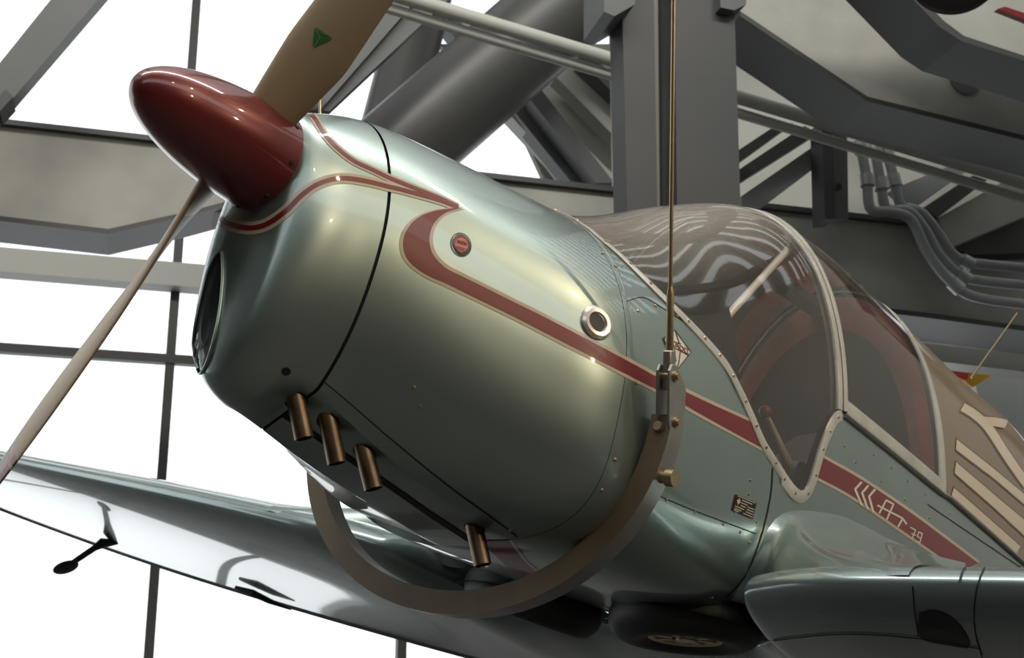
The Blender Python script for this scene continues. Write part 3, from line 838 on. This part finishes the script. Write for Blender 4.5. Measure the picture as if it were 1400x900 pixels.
# ------------------------------------------------------------------ the hall
EV = Vector((.961, .2765, 0)); NV = Vector((-.2765, .961, 0))
def fpt(px, py, D):
    o, d = wray(px, py); t = (D-o.dot(NV))/d.dot(NV)
    return o+d*t
def hall(u, z, D): return EV*u+NV*D+Vector((0, 0, z))
def slab(name, poly, D, th, m, label=None, cat=None, kind='structure', parent=None, bevel=0, group=None):
    mb = MB(); mb.prism([fpt(x, y, D) for x, y in poly], NV*th)
    o = mb.build(name, M[m], parent, smooth=False, bevel=bevel)
    if not parent: tag(o, label, cat, group, kind)
    return o
def pipe(name, a, Da, b, Db, r, m, label=None, cat=None, kind='structure', parent=None, n=28):
    mb = MB(); mb.tube([fpt(*a, Da), fpt(*b, Db)], r, n); o = mb.build(name, M[m], parent)
    if not parent: tag(o, label, cat, None, kind)
    return o
DG = 16.0
# glazed facade
win = empty('window_1'); tag(win, 'white glazed hall front behind the aircraft', 'window', None, 'structure')
def vbar(px, py, w, D, th, m, name='mullion'):
    p = fpt(px, py, D); u = p.dot(EV)
    mb = MB(); mb.box((-w/2, 0, 0), (w/2, th, 15)); o = mb.build(name, M[m], win, smooth=False)
    o.matrix_world = Matrix((EV, NV, Vector((0, 0, 1)))).transposed().to_4x4(); o.location = EV*u+NV*D
    return u
u0 = vbar(236, 450, .11, DG, .16, 'steel')
u1 = vbar(550, 885, .11, DG, .16, 'steel')
du = u1-u0
for k in (-3, -2, -1, 2, 3, 4, 5):
    mb = MB(); mb.box((-.055, 0, 0), (.055, .16, 15)); o = mb.build('mullion', M['steel_l'], win, smooth=False)
    o.matrix_world = Matrix((EV, NV, Vector((0, 0, 1)))).transposed().to_4x4(); o.location = EV*(u0+du*k)+NV*DG
def hbar(px, py, h, D, th, m, name='transom', u0_=-16, u1_=20):
    z = fpt(px, py, D).z; mb = MB(); mb.box((u0_, 0, z-h/2), (u1_, th, z+h/2)); o = mb.build(name, M[m], win, smooth=False)
    o.matrix_world = Matrix((EV, NV, Vector((0, 0, 1)))).transposed().to_4x4(); o.location = NV*D
hbar(110, 482, .11, DG-.02, .14, 'steel'); hbar(20, 356, .30, DG-.25, .3, 'pale', 'sun_blind_rail')
mb = MB(); mb.box((-16, 0, 0), (20, .02, 15)); o = mb.build('window_pane', M['pane'], win, smooth=False)
o.matrix_world = Matrix((EV, NV, Vector((0, 0, 1)))).transposed().to_4x4(); o.location = NV*(DG+.17)
# long concrete gallery beam with steel flanges
slab('gallery_beam', [(-200, 143), (-60, 158), (640, 236), (1700, 352), (1700, 490), (1270, 432), (760, 372), (310, 290), (262, 292), (148, 317), (-60, 292), (-200, 276)], 12.0, .45, 'concrete', 'long weathered concrete gallery beam crossing behind the aircraft', 'beam')
slab('beam_flange', [(-200, 140), (-60, 155), (640, 233), (1700, 349), (1700, 356), (640, 240), (-60, 162), (-200, 147)], 11.93, .6, 'steel', 'dark steel edge along the top of the long gallery beam', 'beam')
slab('beam_flange', [(-200, 272), (-60, 288), (148, 313), (262, 288), (330, 270), (330, 276), (262, 294), (148, 320), (-60, 295), (-200, 279)], 11.9, .62, 'steel', 'dark steel lower flange bent upward under the left gallery beam', 'beam')
slab('beam_flange', [(1100, 408), (1270, 428), (1700, 486), (1700, 493), (1270, 435), (1100, 415)], 11.9, .8, 'steel', 'dark steel lower flange under the right part of the gallery beam', 'beam')
slab('gallery_rail', [(1200, 462), (1700, 518), (1700, 545), (1200, 484)], 13.0, .3, 'pale', 'pale rail below the gallery beam at right', 'beam')
# left diagonal rail
slab('roof_brace', [(-60, 160), (310, -300), (392, -300), (0, 155), (-60, 222)], 11.0, .22, 'steel_l', 'grey diagonal roof brace in the top left corner', 'beam')
slab('brace_bracket', [(-10, 140), (8, 122), (18, 132), (0, 152)], 10.9, .3, 'steel', 'small dark bracket on the left roof brace', 'bracket')
# column
col = empty('steel_column'); tag(col, 'tall dark grey steel column behind the canopy', 'column', None, 'structure')
slab('flange', [(849, -60), (893, -60), (899, 300), (858, 300)], 9.0, .3, 'steel', parent=col)
slab('web', [(890, -60), (925, -60), (925, 300), (897, 300)], 9.25, .1, 'pale', parent=col)
slab('flange', [(921, -60), (1002, -60), (1013, 300), (926, 300)], 8.9, .4, 'steel', parent=col)
slab('cap_plate', [(826, -60), (872, -60), (868, 6), (840, 22), (826, 16)], 8.8, .5, 'steel_l', parent=col); slab('cap_plate', [(985, -60), (1026, -60), (1020, 6), (1004, 14), (985, 10)], 8.8, .5, 'steel_l', parent=col)
# tubes
pipe('roof_tube', (440, 300), 12.9, (1000, -190), 11.5, .51, 'tube', 'thick grey steel roof tube rising diagonally beside the column', 'beam')
pipe('roof_tube', (512, 260), 13.2, (690, -440), 14.2, .33, 'tube', 'thinner steel tube branching up behind the propeller blade', 'beam')
rb = empty('roof_rafter'); tag(rb, 'grooved grey steel rafter sloping up behind the propeller blade', 'beam', None, 'structure')
slab('flange', [(405, 155), (525, 8), (790, -300), (830, -300), (440, 148)], 11.5, .2, 'steel_l', parent=rb); slab('web', [(430, 150), (575, -12), (840, -300), (900, -300), (612, 0), (450, 152)], 11.6, .12, 'steel_l', parent=rb)
pipe('pipe_rail', (250, -94), 10.3, (1440, 262), 10.3, .065, 'pale', 'long pale pipe crossing behind the column, upper of the pair', 'pipe', 'thing')
pipe('pipe_rail', (250, -73), 10.4, (1440, 284), 10.4, .05, 'pale', 'long pale pipe crossing behind the column, lower of the pair', 'pipe', 'thing')
# glazed roof rafters seen behind
for i, (P, D, m) in enumerate((([(590, 0), (645, 20), (870, 300), (815, 300)], 14.0, 'pale'), ([(600, 25), (622, 20), (720, 140), (842, 300), (822, 300)], 13.8, 'steel_l'), ([(690, 150), (720, 120), (870, 270), (870, 300), (830, 300)], 13.9, 'pale'),
                         ([(760, 105), (800, 80), (868, 150), (868, 215)], 13.9, 'pale'), ([(790, 80), (805, 70), (868, 135), (868, 155)], 13.6, 'steel_l'), ([(720, 130), (738, 120), (840, 250), (815, 250)], 13.5, 'steel_l'))):
    slab('roof_rib', P, D, .25, m, 'sloping roof rib seen through the gap left of the column', 'beam', group='roof ribs behind the column')
slab('roof_panel', [(600, 60), (868, 60), (868, 262), (752, 262), (700, 150)], 14.4, .1, 'concrete_w', 'pale sloping roof panel left of the column', 'panel')
slab('roof_panel', [(1000, 60), (1140, 145), (1140, 172), (1000, 160)], 13.6, .1, 'pale', 'pale roof glazing strip under the haunch beam', 'panel')
slab('window_jamb', [(842, 80), (852, 80), (856, 262), (846, 262)], 12.5, .2, 'pale', 'pale window jamb close to the left of the column', 'trim')
# right-hand beams
slab('haunched_beam', [(1012, -60), (1700, -60), (1700, 270), (1400, 188), (1186, 135), (1012, 18)], 9.45, .3, 'concrete', 'broad concrete haunch beam above the canopy at upper right', 'beam')
slab('haunch_flange', [(1012, 15), (1186, 132), (1400, 185), (1700, 266), (1700, 274), (1400, 192), (1186, 139), (1012, 22)], 9.35, .62, 'steel', 'dark steel flange bending along the bottom of the haunch beam', 'beam')
slab('haunch_flange', [(1195, -70), (1290, 28), (1318, 49), (1400, 76), (1700, 168), (1700, 176), (1400, 83), (1314, 56), (1284, 36), (1185, -66)], 8.3, .56, 'steel', 'upper dark steel flange bending at the top right corner', 'beam')
slab('haunched_beam', [(1200, -70), (1700, -70), (1700, 172), (1400, 80), (1318, 52), (1292, 32)], 8.4, .3, 'concrete_w', 'concrete web above the upper flange in the top right corner', 'beam')
mb = MB(); c = fpt(1317, 108, 9.44)
mb.lathe([(0, .001), (0, .15)], 32, Matrix.Translation(c) @ NV.to_track_quat('X', 'Z').to_matrix().to_4x4()); mb.lathe([(0, .15), (-.012, .155)], 32, Matrix.Translation(c) @ NV.to_track_quat('X', 'Z').to_matrix().to_4x4())
tag(mb.build('beam_hole', M['steel_l'], None), 'round hole through the haunch beam under the upper flange', 'hole', None, 'structure')
# overhead exhibit
ex = empty('hanging_exhibit'); tag(ex, 'dark round underside of another hanging exhibit at the top edge', 'exhibit')
mb = MB(); c = fpt(1305, -42, 6.0); mb.lathe([(.0, .26), (-.03, .275), (.1, .30), (.4, .31), (.5, .26)], 40, Matrix.Translation(c) @ Vector((.25, .6, .75)).to_track_quat('X', 'Z').to_matrix().to_4x4(), True, True); mb.build('drum', M['black'], ex)
slab('red_trim', [(1364, 12), (1374, 9), (1500, 50), (1500, 66)], 7.6, .05, 'red', parent=ex)
# stair-like louvres and perforated post right of the column
for i, P in enumerate(([(1010, 232), (1100, 172), (1118, 182), (1010, 250)], [(1010, 205), (1060, 172), (1085, 168), (1010, 222)])):
    slab('stair_stringer', P, 11.0, .2, 'steel', ('lower' if i == 0 else 'upper')+' dark sloping stringer between the column and the perforated post', 'beam')
slab('stair_soffit', [(1010, 140), (1130, 160), (1130, 310), (1010, 310)], 13.2, .1, 'pale', 'pale sloping soffit right of the column', 'panel')
slab('stair_stringer', [(1014, 268), (1118, 196), (1124, 204), (1124, 222), (1040, 285), (1014, 282)], 11.2, .2, 'pvc', 'grey sloping stringer beside the perforated post', 'beam')
pp = empty('perforated_post'); tag(pp, 'grey steel post with round holes beside the conduits', 'post', None, 'structure')
slab('flange', [(1124, 165), (1138, 165), (1142, 300), (1128, 300)], 10.9, .25, 'steel', parent=pp); slab('web', [(1136, 165), (1158, 165), (1160, 300), (1140, 300)], 11.0, .05, 'steel_l', parent=pp)
mb = MB()
for x, y in ((1144, 190), (1147, 255)):
    mb.lathe([(0, .001), (0, .035)], 16, Matrix.Translation(fpt(x, y, 10.985)) @ NV.to_track_quat('X', 'Z').to_matrix().to_4x4())
mb.build('hole', M['black'], pp)
slab('conduit_wall', [(1156, 150), (1420, 150), (1420, 345), (1156, 320)], 12.6, .2, 'concrete', 'rough wall panel behind the conduits', 'wall')
# conduits
def conduit(P, D, r, label):
    root = empty('conduit_pipe', None); tag(root, label, 'conduit', 'bent conduits at right')
    pts = [fpt(x, y, D) for x, y in smooth_line(P, 6)]
    mb = MB(); mb.tube(pts, r, 14); mb.build('pipe', M['pvc'], root)
    n = len(pts)
    for f in (.0, .14, .80, ):
        i = int(f*(n-2)); mb = MB(); a = pts[i]; d = (pts[i+1]-a).normalized(); mb.tube([a-d*.05, a+d*.08], r*1.35, 14); mb.build('coupling', M['galv'], root)
conduit([(1176, 200), (1185, 245), (1190, 285), (1215, 290), (1245, 300), (1268, 345), (1300, 385), (1340, 408), (1460, 422)], 11.2, .055, 'lowest grey conduit bending down along the concrete beam')
conduit([(1196, 203), (1204, 250), (1212, 285), (1240, 288), (1262, 310), (1285, 350), (1312, 375), (1340, 384), (1460, 396)], 11.25, .055, 'middle grey conduit bending down along the concrete beam')
conduit([(1212, 206), (1222, 245), (1232, 280), (1258, 290), (1280, 315), (1300, 345), (1318, 357), (1340, 361), (1460, 372)], 11.3, .055, 'topmost grey conduit bending down along the concrete beam')
slab('wall_louvre', [(1222, 258), (1300, 226), (1325, 232), (1250, 285)], 11.6, .15, 'pvc', 'grey sloping louvre blade above the conduits', 'louvre', None)
slab('wall_louvre', [(1262, 285), (1330, 240), (1350, 246), (1282, 298)], 11.4, .3, 'steel', 'dark sloping louvre blade above the conduits', 'louvre', None)
slab('wall_louvre', [(1282, 298), (1376, 246), (1420, 262), (1420, 288), (1300, 338)], 11.5, .25, 'concrete_w', 'pale concrete sloping block above the conduits', 'block', None)
slab('wall_louvre', [(1300, 338), (1420, 268), (1420, 345), (1330, 348)], 11.75, .3, 'steel', 'darkest sloping louvre at the right edge above the conduits', 'louvre', None)
# colourful exhibits beyond the tail
slab('exhibit_banner', [(1296, 500), (1350, 492), (1370, 505), (1330, 530)], 13.6, .05, 'yellow', 'yellow blurred banner beyond the tail deck', 'banner', 'thing')
slab('exhibit_banner', [(1300, 492), (1330, 495), (1322, 520), (1298, 512)], 13.5, .05, 'bannerred', 'red blurred banner beyond the tail deck', 'banner', 'thing')
slab('pale_exhibit', [(1330, 510), (1440, 495), (1440, 620), (1350, 600)], 14.2, .4, 'lightgrey', 'pale grey exhibit shape at the right edge beyond the tail', 'exhibit', 'thing')

# room shell
def shell(name, lo, hi, m):
    mb = MB(); mb.box(lo, hi); o = mb.build(name, M[m], None, smooth=False)
    o.matrix_world = Matrix((EV, NV, Vector((0, 0, 1)))).transposed().to_4x4()
    return tag(o, kind='structure')
shell('added_dark_sill', (-16, 15.8, 0), (20, 16.3, .45), 'steel')  # unseen dark strip, added to darken reflections in the wing underside
shell('floor', (-16, -10, -.2), (20, 17, 0), 'floor')
shell('wall_back', (-16, -10.2, 0), (20, -10, 9.5), 'wallw')
shell('wall_right', (20, -10, 0), (20.2, 17, 15), 'pale')
shell('wall_left', (-16.2, -10, 0), (-16, 9, 15), 'wallw')
# glazed roof: ceiling strips with daylight between
y = -10
i = 0
shell('ceiling', (-16, -10, 14.4), (20, -1.6, 14.9), 'concrete_w')
for k in range(9, 28):
    shell('trim_%d' % (k+1), (-16, y+k, 14.4), (20, y+k+.47, 14.9), 'concrete_w')
for k, u in enumerate((-9, -3, 3, 9, 15)):
    shell('trim_%d' % (k+29), (u-.3, -10, 13.7), (u+.3, 17, 14.4), 'steel_l')

# ------------------------------------------------------------------ light
w = bpy.data.worlds.new('sky'); bpy.context.scene.world = w; w.use_nodes = True
bg = w.node_tree.nodes['Background']; bg.inputs[0].default_value = (.94, .985, 1.0, 1); bg.inputs[1].default_value = 1.45
def spot(px, py, dist, e, tgt, r=.04, col=(1, .72, .40)):
    pass
def aim_spot(u, D, z, energy, target, col=(1, .76, .48), size=80, r=.06):
    l = bpy.data.lights.new('lamp_or_fill_spot', 'SPOT'); l.energy = energy; l.color = col; l.spot_size = math.radians(size); l.spot_blend = .6; l.shadow_soft_size = r
    o = bpy.data.objects.new('lamp_or_fill_spot', l); C.objects.link(o); p = hall(u, z, D); o.location = p
    o.rotation_euler = (target-p).to_track_quat('-Z', 'Y').to_euler()
TG = PLANE @ Vector((1.6, -.4, 0))
aim_spot(2.2, -3.5, 8.5, 70, TG); aim_spot(4.0, -2.5, 8, 210, TG); aim_spot(6.5, -.5, 7.5, 290, TG); aim_spot(4.5, -4.5, 5.5, 220, TG); aim_spot(7.0, -2.5, 4.6, 260, PLANE @ Vector((2.6, -.5, -.2)))
def added_area_fill(u, D, z, sx, sy, e, target):
    l = bpy.data.lights.new('fill_area_light', 'AREA'); l.shape = 'RECTANGLE'; l.size = sx; l.size_y = sy; l.energy = e; l.color = (1, .96, .88)
    o = bpy.data.objects.new('fill_area_light', l); C.objects.link(o); p = hall(u, z, D); o.location = p
    o.rotation_euler = (target-p).to_track_quat('-Z', 'Y').to_euler()
aim_spot(5.5, 5.5, 8.5, 420, hall(7.5, 12, 6.3), (1, .95, .86), 95, .3)  # added fill spot, brightens the right part of the gallery beam
aim_spot(10, 3, 11, 620, hall(20, 9, 4), (1, .9, .72), 100, .3)  # added spot lighting the right wall so the aft fuselage mirrors it
added_area_fill(1, 1.5, 13.2, 16, 1.0, 1300, hall(3, 6.5, 11.5))  # added area fill for soft light on the background beams

# ------------------------------------------------------------------ camera
cam = bpy.data.cameras.new('camera'); co = bpy.data.objects.new('camera', cam); C.objects.link(co)
cam.sensor_width = 36; cam.sensor_fit = 'HORIZONTAL'; cam.lens = F/1400*36
co.location = EYE; co.rotation_euler = (math.pi/2+TH, 0, 0)
cam.dof.use_dof = True; cam.dof.focus_distance = 3.6; cam.dof.aperture_fstop = 7.0
cam.clip_start = .05; cam.clip_end = 200
bpy.context.scene.camera = co
sc = bpy.context.scene
sc.view_settings.view_transform = 'Standard'; sc.view_settings.look = 'None'; sc.view_settings.gamma = 1; sc.view_settings.use_curve_mapping = False
sc.view_settings.exposure = 0.08
